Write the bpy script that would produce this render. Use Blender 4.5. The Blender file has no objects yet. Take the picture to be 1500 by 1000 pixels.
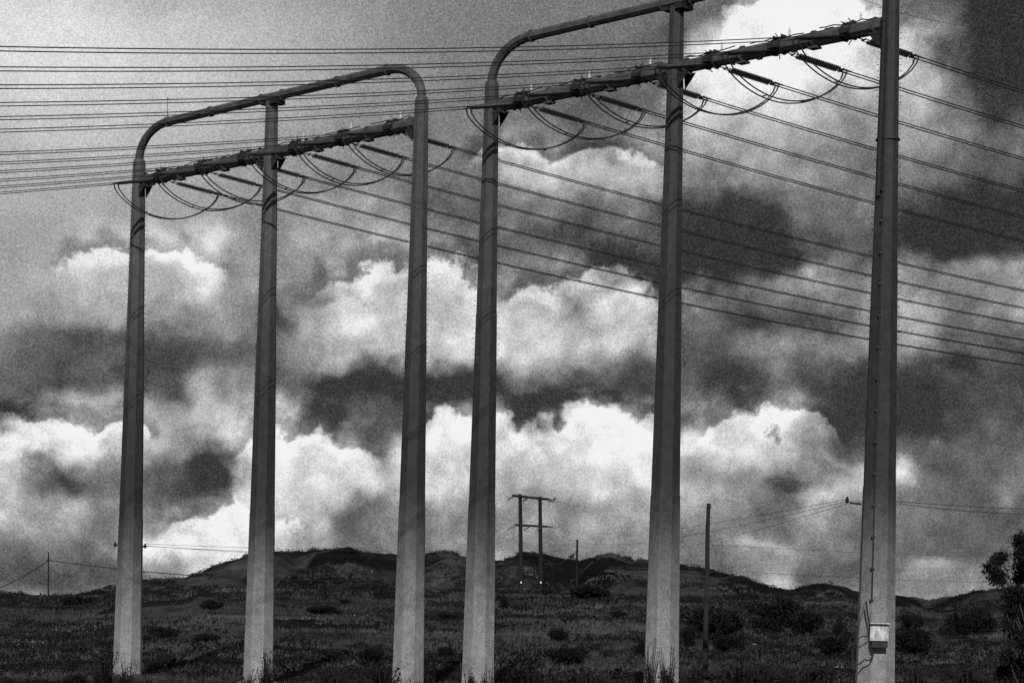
import bpy, math, random
import numpy as np
random.seed(7)
rng = np.random.default_rng(11)
D2R = math.pi/180

# ------------------------------------------------------------------ camera, sky, sun, exposure
F = 3542.0            # focal length in photograph pixels (photograph 1500 wide)
ROLL = 0.0236
EYE = 1.7
HOR = 971.0
SUN_AZ = -92.0        # direction TO the sun, degrees from +X towards +Y
SUN_EL = 31.5
SUN_STRENGTH = 3.0
scene = bpy.context.scene
col = scene.collection
cam_d = bpy.data.cameras.new('camera')
cam = bpy.data.objects.new('camera', cam_d)
col.objects.link(cam)
cam_d.sensor_width = 36.0
cam_d.lens = 36.0*F/1500.0
cam_d.shift_x = (471*math.sin(ROLL))/1500.0
cam_d.shift_y = (471*math.cos(ROLL))/1500.0
cam_d.clip_start = 0.5
cam_d.clip_end = 20000
cam.location = (0, 0, EYE)
import mathutils
cam.matrix_world = (mathutils.Matrix.Translation((0, 0, EYE))
                    @ mathutils.Matrix.Rotation(math.pi/2, 4, 'X')
                    @ mathutils.Matrix.Rotation(ROLL, 4, 'Z'))
scene.camera = cam
vs = scene.view_settings
vs.view_transform = 'Standard'; vs.look = 'None'; vs.gamma = 1.0; vs.use_curve_mapping = False
vs.exposure = 0.0

def unroll(x, y):
    px, py = x-750.0, y-500.0
    c, s = math.cos(ROLL), math.sin(ROLL)
    return px*c+py*s+750.0, -px*s+py*c+500.0

def at(x, y, Y):
    """point of the place that the photograph shows at pixel x, y at distance Y"""
    xp, yp = unroll(x, y)
    return ((xp-750.0)/F*Y, Y, EYE+(HOR-yp)/F*Y)

SKY_ROWS = [
 [190,190,188,180,170,165,162,160,155,150,145,138,130,125,120,118,118,118,118,118,115,130,190,215,225,220,180,110,75,60,60],
 [200,200,200,195,188,182,178,172,165,158,150,142,132,126,122,120,120,120,118,115,115,165,228,235,235,222,200,150,140,60,50],
 [200,200,198,195,190,185,180,172,165,158,150,142,135,128,124,122,120,118,115,118,140,205,228,222,228,225,205,175,90,50,50],
 [185,190,188,185,182,178,175,170,162,155,148,140,132,125,122,115,110,105,105,120,175,190,180,185,170,145,165,165,110,65,75],
 [175,178,178,175,172,168,165,160,152,145,140,132,125,120,130,172,122,105,110,145,165,160,150,155,145,140,150,145,130,125,115],
 [165,165,165,162,160,158,155,150,145,140,132,125,118,115,132,188,182,186,186,175,155,135,150,150,130,125,130,120,110,100,90],
 [160,160,160,158,155,152,150,145,150,160,165,140,112,102,108,120,138,130,128,118,78,65,70,80,112,120,108,80,60,55,60],
 [150,150,158,178,180,195,195,150,140,160,175,172,170,160,112,98,90,85,80,82,52,48,46,60,112,90,80,55,46,50,60],
 [155,162,178,178,165,160,195,150,145,130,172,192,192,192,165,130,150,150,120,98,108,78,120,152,152,130,140,152,130,130,145],
 [155,155,165,165,160,145,152,145,105,165,195,198,198,196,196,192,182,155,186,192,152,120,98,110,115,120,152,152,118,145,162],
 [130,108,88,88,88,78,100,105,108,132,175,188,192,192,192,196,192,188,192,192,108,98,125,142,130,140,152,152,108,98,115],
 [105,98,100,112,88,78,145,125,98,108,70,55,52,62,85,125,118,115,120,100,98,72,78,108,80,68,85,98,68,95,75],
 [65,125,180,175,150,155,160,190,200,95,90,90,95,195,205,105,100,195,220,185,120,150,190,200,150,68,58,58,82,100,100],
 [218,225,232,215,160,150,108,180,205,205,205,115,205,210,210,205,192,220,225,218,220,208,202,192,150,98,120,105,105,105,105],
 [195,150,98,108,98,92,62,200,210,195,200,205,208,208,195,172,195,210,212,212,172,150,140,108,165,165,165,108,108,108,122],
 [178,168,160,120,130,150,205,220,205,170,120,150,152,152,145,155,162,150,150,162,140,130,115,110,152,130,120,105,98,105,110],
 [125,112,108,120,215,222,210,210,192,160,120,130,140,140,125,130,130,130,125,130,112,105,142,140,120,120,110,105,105,110,115],
 [98,92,98,95,110,140,195,195,188,188,188,188,188,192,178,168,152,152,142,142,120,98,140,168,105,110,115,142,142,142,130],
 [165,172,172,180,180,180,185,185,185,185,185,185,185,185,180,175,165,160,160,155,150,150,150,150,140,140,140,140,140,140,140],
]
def lin(v):
    v = v/255.0
    return v/12.92 if v <= 0.04045 else ((v+0.055)/1.055)**2.4

class NT:
    """small helper to write node trees"""
    def __init__(self, tree):
        self.t = tree
    def n(self, kind, **kw):
        nd = self.t.nodes.new(kind)
        for k, v in kw.items(): setattr(nd, k, v)
        return nd
    def put(self, sock, v):
        if isinstance(v, bpy.types.NodeSocket): self.t.links.new(v, sock)
        elif v is not None: sock.default_value = v
    def m(self, op, a, b=None, c=None, clamp=False):
        nd = self.n('ShaderNodeMath', operation=op); nd.use_clamp = clamp
        for i, v in enumerate((a, b, c)): self.put(nd.inputs[i], v)
        return nd.outputs[0]
    def noise(self, vec, scale, detail=4, rough=0.55, dist=0.0, out='Fac'):
        nd = self.n('ShaderNodeTexNoise')
        self.put(nd.inputs['Vector'], vec)
        nd.inputs['Scale'].default_value = scale; nd.inputs['Detail'].default_value = detail
        nd.inputs['Roughness'].default_value = rough; nd.inputs['Distortion'].default_value = dist
        return nd.outputs[out]
    def ss(self, v, a, b, lo=0.0, hi=1.0, kind='SMOOTHSTEP'):
        nd = self.n('ShaderNodeMapRange', interpolation_type=kind)
        self.put(nd.inputs['Value'], v)
        nd.inputs['From Min'].default_value = a; nd.inputs['From Max'].default_value = b
        nd.inputs['To Min'].default_value = lo; nd.inputs['To Max'].default_value = hi
        return nd.outputs['Result']
    def comb(self, x, y, z=0.0):
        nd = self.n('ShaderNodeCombineXYZ')
        for i, v in enumerate((x, y, z)): self.put(nd.inputs[i], v)
        return nd.outputs[0]
    def mix(self, f, a, b):
        nd = self.n('ShaderNodeMix', data_type='FLOAT')
        self.put(nd.inputs[0], f); self.put(nd.inputs[2], a); self.put(nd.inputs[3], b)
        return nd.outputs[0]

world = bpy.data.worlds.new('World'); scene.world = world; world.use_nodes = True
wt = world.node_tree; wt.nodes.clear(); W = NT(wt)
sky = W.n('ShaderNodeTexSky', sky_type='NISHITA'); sky.sun_disc = False
sky.sun_elevation = SUN_EL*D2R; sky.sun_rotation = (90.0-SUN_AZ)*D2R
bw = W.n('ShaderNodeRGBToBW'); wt.links.new(sky.outputs[0], bw.inputs[0])      # black and white photograph
bg_sky = W.n('ShaderNodeBackground'); bg_sky.inputs[1].default_value = 0.06
wt.links.new(bw.outputs[0], bg_sky.inputs[0])
tc = W.n('ShaderNodeTexCoord'); sep = W.n('ShaderNodeSeparateXYZ')
wt.links.new(tc.outputs['Generated'], sep.inputs[0])
dx, dy, dz = sep.outputs
hyp = W.m('SQRT', W.m('ADD', W.m('MULTIPLY', dx, dx), W.m('MULTIPLY', dy, dy)))
az = W.m('ARCTAN2', dx, dy)                      # 0 straight ahead, positive to the right
el = W.m('ARCTAN2', dz, hyp)
# cloud map units: 50 = 50/3542 rad
U = W.m('MULTIPLY_ADD', az, F*1.012, 750.0)
V = W.m('SUBTRACT', W.m('MULTIPLY_ADD', el, -F*1.03, HOR+2), W.m('MULTIPLY', W.m('SUBTRACT', U, 750.0), -ROLL*0.0))
# the clouds were read off a slightly rolled picture: turn the map by the same roll
U0 = W.m('SUBTRACT', U, 750.0); V0 = W.m('SUBTRACT', V, 500.0)
cr, sr = math.cos(ROLL), math.sin(ROLL)
UX = W.m('ADD', W.m('SUBTRACT', W.m('MULTIPLY', U0, cr), W.m('MULTIPLY', V0, sr)), 750.0)
VY = W.m('ADD', W.m('ADD', W.m('MULTIPLY', U0, sr), W.m('MULTIPLY', V0, cr)), 500.0)
P = W.comb(UX, VY, 0.0)
def wnoise(scale, seed, detail=5, rough=0.55, out='Fac', dist=0.0):
    v = W.n('ShaderNodeVectorMath', operation='ADD'); wt.links.new(P, v.inputs[0]); v.inputs[1].default_value = (seed*531.7, seed*217.3, seed*91.1)
    return W.noise(v.outputs[0], scale, detail, rough, dist, out)
wc = W.n('ShaderNodeSeparateColor'); wt.links.new(wnoise(1/80.0, 1, 5, 0.52, 'Color'), wc.inputs[0])
gx = W.m('MULTIPLY_ADD', wc.outputs[0], 120.0, -60.0)
gy = W.m('MULTIPLY_ADD', wc.outputs[1], 96.0, -48.0)
WX = W.m('ADD', UX, gx); WY = W.m('ADD', VY, gy)
fx = W.m('DIVIDE', WX, 1500.0, clamp=True)
ty = W.m('DIVIDE', WY, 50.0)
ty = W.m('MINIMUM', W.m('MAXIMUM', ty, 0.0), 17.999)
acc = None
for i, row in enumerate(SKY_ROWS):
    rp = W.n('ShaderNodeValToRGB'); cr_ = rp.color_ramp; cr_.interpolation = 'B_SPLINE' if False else 'CARDINAL'
    cr_.interpolation = 'EASE'
    els = cr_.elements
    while len(els) > 1: els.remove(els[-1])
    els[0].position = 0.0; els[0].color = (row[0]/255.0,)*3+(1,)
    for j in range(1, 31):
        e_ = els.new(j/30.0); e_.color = (row[j]/255.0,)*3+(1,)
    wt.links.new(fx, rp.inputs[0])
    w_ = W.m('SUBTRACT', 1.0, W.m('ABSOLUTE', W.m('SUBTRACT', ty, float(i))), clamp=True)
    w_ = W.m('MULTIPLY', W.m('MULTIPLY', w_, w_), W.m('SUBTRACT', 3.0, W.m('MULTIPLY', w_, 2.0)))
    acc = W.m('MULTIPLY', rp.outputs[0], w_) if acc is None else W.m('MULTIPLY_ADD', rp.outputs[0], w_, acc)
# beyond the part in view the cloud goes on as soft broken cumulus of the same brightness
far = W.ss(wnoise(1/420.0, 5, 6, 0.55), 0.36, 0.64, 0.30, 0.80)
inside = W.m('MULTIPLY', W.m('MULTIPLY', W.ss(UX, -260.0, -60.0), W.ss(UX, 1760.0, 1560.0)), W.ss(VY, -300.0, -50.0))
base = W.mix(inside, far, acc)
# billows: smooth rounded cells that vary the cloud tone
lc = W.n('ShaderNodeSeparateColor'); wt.links.new(wnoise(1/70.0, 3, 2, 0.5, 'Color'), lc.inputs[0])
BX = W.m('ADD', UX, W.m('MULTIPLY_ADD', lc.outputs[0], 40.0, -20.0)); BY = W.m('ADD', VY, W.m('MULTIPLY_ADD', lc.outputs[1], 40.0, -20.0))
def puff(scale, seed, off, detail, rough):
    v = W.n('ShaderNodeVectorMath', operation='ADD'); wt.links.new(W.comb(BX, BY, 0.0), v.inputs[0])
    v.inputs[1].default_value = (seed*331.7+off[0], seed*117.3+off[1], 0)
    nd = W.n('ShaderNodeTexVoronoi', feature='SMOOTH_F1', voronoi_dimensions='2D'); wt.links.new(v.outputs[0], nd.inputs['Vector'])
    nd.inputs['Scale'].default_value = scale; nd.inputs['Detail'].default_value = detail; nd.inputs['Roughness'].default_value = rough
    nd.inputs['Smoothness'].default_value = 0.8
    return nd.outputs['Distance']
billow = W.m('SUBTRACT', 0.42, puff(1/46.0, 2, (0, 0), 2.0, 0.5))
n2 = wnoise(1/110.0, 7, 6, 0.52)
# heaped cumulus heads: crisp, ragged rims where a bright head stands against darker air
HEADS = [(50, 672, 150, 62), (175, 650, 50, 36), (470, 690, 80, 70), (655, 655, 48, 64), (720, 655, 55, 60), (790, 670, 50, 72), (880, 665, 85, 82), (955, 665, 50, 62),
         (1090, 665, 80, 75), (1180, 670, 60, 70), (340, 795, 105, 65), (385, 700, 50, 90), (600, 455, 150, 85), (860, 470, 150, 85), (745, 240, 60, 45), (880, 250, 90, 40),
         (1175, 95, 150, 115), (210, 415, 120, 62)]
EN = W.m('MULTIPLY', W.m('SUBTRACT', wnoise(1/60.0, 13, 8, 0.56), 0.5), 1.7)
def headfield(oy):
    f_ = None; yy = W.m('ADD', VY, oy)
    for hx, hy, hrx, hry in HEADS:
        qx = W.m('MULTIPLY', W.m('SUBTRACT', UX, float(hx)), 1.0/hrx); qy = W.m('MULTIPLY', W.m('SUBTRACT', yy, float(hy)), 1.0/hry)
        q = W.m('SUBTRACT', 1.0, W.m('SQRT', W.m('ADD', W.m('MULTIPLY', qx, qx), W.m('MULTIPLY', qy, qy))))
        f_ = q if f_ is None else W.m('SMOOTH_MAX', f_, q, 0.12)
    return f_
fld = headfield(0.0)
upper = W.ss(W.m('SUBTRACT', headfield(14.0), fld), -0.02, 0.13)       # only the sunlit upper rims are crisp; the bases stay soft
fe = W.m('ADD', fld, EN)
rim = W.m('MULTIPLY', W.m('SUBTRACT', W.ss(fe, -0.03, 0.13), 0.5), W.m('MULTIPLY', W.ss(fe, -0.45, -0.05), W.ss(fe, 0.60, 0.12)))
rim = W.m('MULTIPLY', rim, upper)
amp = W.ss(base, 0.2, 0.8, 0.50, 0.95)
calm = W.ss(W.m('ADD', UX, W.m('MULTIPLY', VY, 2.2)), 700.0, 1500.0, 0.05, 1.0)       # the veil high on the left is smooth
detail_ = W.m('ADD', W.m('MULTIPLY', billow, 0.17), W.m('MULTIPLY', W.m('SUBTRACT', n2, 0.5), 0.50))
grit = W.m('MULTIPLY', W.m('SUBTRACT', wnoise(1/2.3, 9, 2, 0.85), 0.5), 0.60)
detail_ = W.m('MULTIPLY', W.m('MULTIPLY', detail_, amp), calm)
detail_ = W.m('MULTIPLY_ADD', rim, 0.30, detail_)
# thin flat-bottomed dark shelves and small dark or bright shreds too narrow for the coarse cloud map
SHREDS = [(545, 553, 75, 13, -.17), (660, 557, 75, 15, -.17), (800, 575, 90, 17, -.20), (905, 568, 70, 11, -.12), (300, 688, 42, 26, -.14), (325, 665, 24, 10, -.12), (255, 725, 40, 16, -.10),
          (800, 612, 14, 22, -.12), (830, 440, 16, 12, -.14), (845, 540, 14, 10, -.10), (1060, 385, 80, 18, -.10), (1100, 320, 120, 40, -.03), (1130, 465, 100, 12, -.12), (1090, 585, 60, 10, -.12),
          (1390, 550, 24, 18, -.10), (1340, 610, 40, 26, -.14), (1240, 590, 60, 26, -.10), (1170, 700, 40, 12, -.13), (1210, 675, 30, 14, -.12), (1400, 320, 120, 34, -.03), (480, 423, 40, 8, -.14), (425, 455, 26, 20, -.14),
          (45, 672, 18, 10, -.2), (90, 700, 30, 16, -.14), (110, 570, 60, 20, -.08), (250, 460, 24, 6, -.08), (1375, 90, 22, 30, -.06), (1350, 40, 40, 14, -.10), (535, 755, 30, 20, -.10),
          (268, 375, 42, 34, .10), (30, 640, 40, 20, .06), (285, 545, 26, 18, .12), (1240, 668, 28, 10, .14), (1190, 722, 28, 10, .15), (1315, 695, 20, 16, .16), (1472, 735, 14, 16, .14), (1370, 826, 34, 12, .12),
          (1130, 795, 30, 9, .14), (1130, 862, 34, 12, .12), (1195, 378, 26, 10, .14), (1350, 450, 40, 30, .10), (980, 60, 30, 80, -.05), (1300, 150, 40, 50, .06), (1130, 150, 70, 40, .10), (1075, 95, 40, 60, .10), (1250, 80, 60, 60, .06)]
for hx, hy, hrx, hry, am in SHREDS:
    qx = W.m('MULTIPLY', W.m('SUBTRACT', WX, float(hx)), 1.0/hrx); qy = W.m('MULTIPLY', W.m('SUBTRACT', WY, float(hy)), 1.0/hry)
    q = W.m('EXPONENT', W.m('MULTIPLY', W.m('ADD', W.m('MULTIPLY', qx, qx), W.m('MULTIPLY', qy, qy)), -0.8))
    base = W.m('MULTIPLY_ADD', q, am, base)
tone = W.m('ADD', base, detail_)
tone = W.m('MULTIPLY_ADD', W.m('SUBTRACT', tone, 0.49), 1.25, 0.50)
tone = W.m('ADD', W.m('SMOOTH_MAX', tone, 0.17, 0.10), grit)
tone = W.m('MINIMUM', W.m('MAXIMUM', tone, 0.03), 0.95)
lum = W.m('POWER', tone, 2.2)
bg_cl = W.n('ShaderNodeBackground'); bg_cl.inputs[1].default_value = 1.0
wt.links.new(lum, bg_cl.inputs[0])
mx = W.n('ShaderNodeMixShader'); wt.links.new(W.ss(tone, 0.3, 0.6, 0.95, 1.0), mx.inputs[0])
wt.links.new(bg_sky.outputs[0], mx.inputs[1]); wt.links.new(bg_cl.outputs[0], mx.inputs[2])
wo = W.n('ShaderNodeOutputWorld'); wt.links.new(mx.outputs[0], wo.inputs[0])
world.cycles.sampling_method = 'MANUAL'; world.cycles.sample_map_resolution = 512

sd = bpy.data.lights.new('sun', 'SUN'); sd.energy = SUN_STRENGTH; sd.angle = 0.4*D2R; sd.color = (1.0, 0.995, 0.985)
sun = bpy.data.objects.new('sun', sd); col.objects.link(sun)
sdir = mathutils.Vector((math.cos(SUN_AZ*D2R)*math.cos(SUN_EL*D2R), math.sin(SUN_AZ*D2R)*math.cos(SUN_EL*D2R), math.sin(SUN_EL*D2R)))
sun.rotation_euler = sdir.to_track_quat('Z', 'Y').to_euler()
sun.location = (0, 0, 80)

# ------------------------------------------------------------------ materials (all grey: the photograph is black and white)
def mat(name, lo, hi, scale=1.0, rough=0.8, detail=5, stretch=(1, 1, 1), metallic=0.0, bump=0.0, fine=0.0, spec=0.3):
    m = bpy.data.materials.new(name); m.use_nodes = True
    t = m.node_tree; t.nodes.clear(); N = NT(t)
    g = N.n('ShaderNodeNewGeometry')
    mp = N.n('ShaderNodeMapping'); t.links.new(g.outputs['Position'], mp.inputs[0]); mp.inputs['Scale'].default_value = stretch
    f = N.noise(mp.outputs[0], scale, detail, 0.6)
    f = N.ss(f, 0.3, 0.7, 0, 1, 'LINEAR')
    v = N.m('MULTIPLY_ADD', f, hi-lo, lo)
    if fine:
        f2 = N.noise(mp.outputs[0], scale*23.0, 3, 0.7)
        v = N.m('MULTIPLY', v, N.m('MULTIPLY_ADD', f2, 2*fine, 1-fine))
    b = N.n('ShaderNodeBsdfPrincipled'); b.inputs['Roughness'].default_value = rough; b.inputs['Metallic'].default_value = metallic
    b.inputs['Specular IOR Level'].default_value = spec
    t.links.new(v, b.inputs['Base Color'])
    if bump:
        bp = N.n('ShaderNodeBump'); bp.inputs['Strength'].default_value = bump; bp.inputs['Distance'].default_value = 0.05
        t.links.new(N.noise(mp.outputs[0], scale*6, 4, 0.6), bp.inputs['Height']); t.links.new(bp.outputs[0], b.inputs['Normal'])
    o = N.n('ShaderNodeOutputMaterial'); t.links.new(b.outputs[0], o.inputs[0])
    return m

def steel_mast(name):
    """weathered steel: dull and dark mid-shaft, graded paler over the lower metres and the left tops"""
    m = bpy.data.materials.new(name); m.use_nodes = True
    t = m.node_tree; t.nodes.clear(); N = NT(t)
    g = N.n('ShaderNodeNewGeometry'); s = N.n('ShaderNodeSeparateXYZ'); t.links.new(g.outputs['Position'], s.inputs[0])
    mp = N.n('ShaderNodeMapping'); t.links.new(g.outputs['Position'], mp.inputs[0]); mp.inputs['Scale'].default_value = (1, 1, 0.22)
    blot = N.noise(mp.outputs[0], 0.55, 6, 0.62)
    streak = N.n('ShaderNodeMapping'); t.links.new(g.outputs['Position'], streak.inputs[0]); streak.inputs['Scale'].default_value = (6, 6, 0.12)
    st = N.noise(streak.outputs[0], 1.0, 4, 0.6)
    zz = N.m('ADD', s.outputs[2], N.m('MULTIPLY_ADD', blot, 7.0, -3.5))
    low_pale = N.ss(zz, 13.0, 2.0)
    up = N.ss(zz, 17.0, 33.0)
    v = N.mix(low_pale, 0.027, 0.235)
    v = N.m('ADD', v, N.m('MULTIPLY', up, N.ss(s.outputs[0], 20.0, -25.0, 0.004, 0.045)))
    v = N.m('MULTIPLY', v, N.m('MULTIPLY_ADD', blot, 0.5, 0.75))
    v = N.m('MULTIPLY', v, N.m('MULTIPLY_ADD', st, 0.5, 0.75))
    fn = N.noise(g.outputs['Position'], 13.0, 3, 0.85)
    v = N.m('MULTIPLY', v, N.ss(fn, 0.30, 0.70, 0.45, 1.6, 'LINEAR'))
    md = N.noise(g.outputs['Position'], 1.6, 5, 0.7)
    v = N.m('MULTIPLY', v, N.ss(md, 0.3, 0.7, 0.72, 1.28, 'LINEAR'))
    b = N.n('ShaderNodeBsdfPrincipled'); b.inputs['Roughness'].default_value = 0.72; b.inputs['Specular IOR Level'].default_value = 0.25
    t.links.new(v, b.inputs['Base Color'])
    bp = N.n('ShaderNodeBump'); bp.inputs['Strength'].default_value = 0.25; bp.inputs['Distance'].default_value = 0.02
    t.links.new(fn, bp.inputs['Height']); t.links.new(bp.outputs[0], b.inputs['Normal'])
    o = N.n('ShaderNodeOutputMaterial'); t.links.new(b.outputs[0], o.inputs[0])
    return m

M = dict(
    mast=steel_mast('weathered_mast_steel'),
    beam=mat('beam_steel', 0.035, 0.085, 1.2, 0.7, fine=0.3),
    dark=mat('dark_hardware', 0.012, 0.03, 3.0, 0.6),
    glass=mat('brown_insulator', 0.012, 0.03, 4.0, 0.35, spec=0.5),
    porcelain=mat('pale_porcelain', 0.55, 0.7, 4.0, 0.3, spec=0.5),
    wire=mat('aged_conductor', 0.008, 0.02, 0.5, 0.6),
    wood=mat('creosoted_wood', 0.006, 0.016, 2.0, 0.9, stretch=(1, 1, 0.1), fine=0.3),
    greywood=mat('grey_weathered_wood', 0.008, 0.03, 1.0, 0.9, stretch=(1, 1, 0.12), fine=0.3),
    panel=mat('faded_white_panel', 0.16, 0.75, 5.0, 0.6, stretch=(1, 1, 0.35), fine=0.2),
    white=mat('white_marker', 0.75, 0.85, 1.0, 0.5),
    leaf=mat('dark_scrub_leaves', 0.004, 0.017, 0.9, 0.9, fine=0.4, spec=0.1),
    leaf2=mat('grey_scrub_leaves', 0.006, 0.034, 0.9, 0.9, fine=0.4, spec=0.1),
    grass=mat('dry_grass', 0.003, 0.10, 0.045, 0.95, fine=0.5, spec=0.05),
    bark=mat('bark', 0.02, 0.09, 4.0, 0.95, stretch=(1, 1, 0.2)),
    twig=mat('dark_twig', 0.010, 0.028, 4.0, 0.95),
    rock=mat('pale_rock', 0.12, 0.3, 3.0, 0.9, fine=0.2),
    flower=mat('pale_blossom', 0.22, 0.5, 3.0, 0.9),
)
def ground_mat():
    m = bpy.data.materials.new('chaparral_ground'); m.use_nodes = True
    t = m.node_tree; t.nodes.clear(); N = NT(t)
    g = N.n('ShaderNodeNewGeometry'); p = g.outputs['Position']
    big = N.noise(p, 0.028, 6, 0.6); mid = N.noise(p, 0.16, 6, 0.65); fin = N.noise(p, 1.6, 5, 0.75)
    v = N.m('MULTIPLY_ADD', N.ss(big, 0.44, 0.60), 0.040, 0.005)
    v = N.m('MULTIPLY', v, N.ss(mid, 0.32, 0.68, 0.45, 1.55, 'LINEAR'))
    v = N.m('MULTIPLY', v, N.ss(fin, 0.3, 0.7, 0.4, 1.6, 'LINEAR'))
    b = N.n('ShaderNodeBsdfPrincipled'); b.inputs['Roughness'].default_value = 1.0; b.inputs['Specular IOR Level'].default_value = 0.05
    t.links.new(v, b.inputs['Base Color'])
    bp = N.n('ShaderNodeBump'); bp.inputs['Strength'].default_value = 0.9; bp.inputs['Distance'].default_value = 0.5
    t.links.new(fin, bp.inputs['Height']); t.links.new(bp.outputs[0], b.inputs['Normal'])
    o = N.n('ShaderNodeOutputMaterial'); t.links.new(b.outputs[0], o.inputs[0])
    return m
M['ground'] = ground_mat()

# ------------------------------------------------------------------ mesh helpers
class MB:
    def __init__(self): self.v = []; self.f = []
    def add(self, vs_, fs_):
        o = len(self.v); self.v += [tuple(p) for p in vs_]; self.f += [tuple(i+o for i in f) for f in fs_]
    def box(self, c, s, ax=None):
        """c centre, s full size, ax = three unit axes"""
        c = np.array(c, float); A = np.array(ax if ax is not None else np.eye(3), float)
        vs_ = []
        for i in (-.5, .5):
            for j in (-.5, .5):
                for k in (-.5, .5):
                    vs_.append(c+A[0]*s[0]*i+A[1]*s[1]*j+A[2]*s[2]*k)
        self.add(vs_, [(0, 1, 3, 2), (4, 6, 7, 5), (0, 4, 5, 1), (2, 3, 7, 6), (0, 2, 6, 4), (1, 5, 7, 3)])
    def tube(self, pts, r, n=6, phase=0.0, up=None, cap=True):
        pts = [np.array(p, float) for p in pts]; m = len(pts)
        rs = r if hasattr(r, '__len__') else [r]*m
        up = np.array(up if up is not None else (0, 0, 1.0), float)
        vs_ = []
        prev = None
        for i, p in enumerate(pts):
            t = pts[min(i+1, m-1)]-pts[max(i-1, 0)]; t = t/(np.linalg.norm(t)+1e-12)
            if prev is None:
                a = np.cross(up, t)
                if np.linalg.norm(a) < 1e-3: a = np.cross((1.0, 0, 0), t)
                a /= np.linalg.norm(a)
            else:
                a = prev-t*np.dot(prev, t); a /= np.linalg.norm(a)
            prev = a; b = np.cross(t, a)
            for k in range(n):
                w = 2*math.pi*k/n+phase
                vs_.append(p+(a*math.cos(w)+b*math.sin(w))*rs[i])
        fs_ = []
        for i in range(m-1):
            for k in range(n):
                fs_.append((i*n+k, i*n+(k+1) % n, (i+1)*n+(k+1) % n, (i+1)*n+k))
        if cap:
            fs_.append(tuple(range(n-1, -1, -1))); fs_.append(tuple((m-1)*n+k for k in range(n)))
        self.add(vs_, fs_)
    def build(self, name, m, parent=None, smooth=False, base=(0, 0, 0)):
        me = bpy.data.meshes.new(name)
        bx, by, bz = base
        me.from_pydata([(x-bx, y-by, z-bz) for x, y, z in self.v], [], self.f)
        me.materials.append(m)
        if smooth: me.shade_smooth()
        o = bpy.data.objects.new(name, me); col.objects.link(o)
        if parent is not None: o.parent = parent
        elif base != (0, 0, 0): o.location = base
        return o

def tag(o, label=None, cat=None, group=None, kind=None):
    if label: o['label'] = label
    if cat: o['category'] = cat
    if group: o['group'] = group
    if kind: o['kind'] = kind
    return o
def empty(name, loc, label, cat, group=None):
    o = bpy.data.objects.new(name, None); col.objects.link(o); o.location = loc
    o.empty_display_size = 0.5
    return tag(o, label, cat, group)
def np_mesh(name, V_, Q_, m, kind=None, parent=None, loc=None):
    """mesh from arrays; Q_ is (n,k) with k = 3 or 4"""
    me = bpy.data.meshes.new(name)
    k = Q_.shape[1]
    me.vertices.add(len(V_)); me.vertices.foreach_set('co', V_.astype(np.float32).ravel())
    me.loops.add(Q_.size); me.loops.foreach_set('vertex_index', Q_.astype(np.int32).ravel())
    me.polygons.add(len(Q_)); me.polygons.foreach_set('loop_start', np.arange(0, Q_.size, k, dtype=np.int32))
    me.update(calc_edges=True); me.validate()
    me.materials.append(m)
    o = bpy.data.objects.new(name, me); col.objects.link(o)
    if kind: o['kind'] = kind
    if parent is not None: o.parent = parent
    if loc is not None: o.location = loc
    return o

# ------------------------------------------------------------------ terrain
def hash2(ix, iy, seed):
    h = (ix.astype(np.int64)*374761393+iy.astype(np.int64)*668265263+seed*1442695041) & 0x7fffffff
    h = ((h ^ (h >> 13))*1274126177) & 0x7fffffff
    h = h ^ (h >> 16)
    return (h & 0xffff)/65535.0
def vnoise(x, y, seed):
    ix, iy = np.floor(x), np.floor(y); fx_, fy_ = x-ix, y-iy
    fx_ = fx_*fx_*(3-2*fx_); fy_ = fy_*fy_*(3-2*fy_)
    a = hash2(ix, iy, seed); b = hash2(ix+1, iy, seed); c = hash2(ix, iy+1, seed); d = hash2(ix+1, iy+1, seed)
    return (a*(1-fx_)+b*fx_)*(1-fy_)+(c*(1-fx_)+d*fx_)*fy_
def fbm(x, y, scale, seed, octs=5, rough=0.5):
    s = 0; a = 1; tot = 0
    for o in range(octs):
        s = s+a*vnoise(x/scale*2**o+o*17.3, y/scale*2**o+o*9.1, seed+o); tot += a; a *= rough
    return s/tot-0.5
def sstep(x, a, b):
    t = np.clip((x-a)/(b-a), 0, 1); return t*t*(3-2*t)

RIDGE = [(-400, 872), (-120, 866), (0, 868), (60, 875), (110, 874), (170, 862), (215, 852), (270, 849), (295, 838), (320, 828), (365, 817), (400, 812), (440, 811),
         (470, 811), (500, 811), (514, 808), (530, 812), (580, 813), (625, 813), (645, 809), (660, 808), (690, 820), (715, 825), (735, 822),
         (765, 812), (780, 811), (800, 813), (830, 821), (850, 823), (868, 818), (880, 814), (893, 811), (905, 815), (925, 822), (945, 824), (1000, 832), (1040, 838),
         (1085, 850), (1120, 861), (1150, 869), (1165, 868), (1185, 860), (1200, 857), (1225, 859), (1250, 866), (1300, 872), (1340, 875),
         (1360, 880), (1385, 879), (1400, 875), (1450, 873), (1500, 868), (1620, 862), (1900, 870)]
RS, RE = [], []
for x_, y_ in RIDGE:
    xp_, yp_ = unroll(x_, y_); RS.append((xp_-750)/F); RE.append(HOR-yp_)
RS, RE = np.array(RS), np.array(RE)

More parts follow.
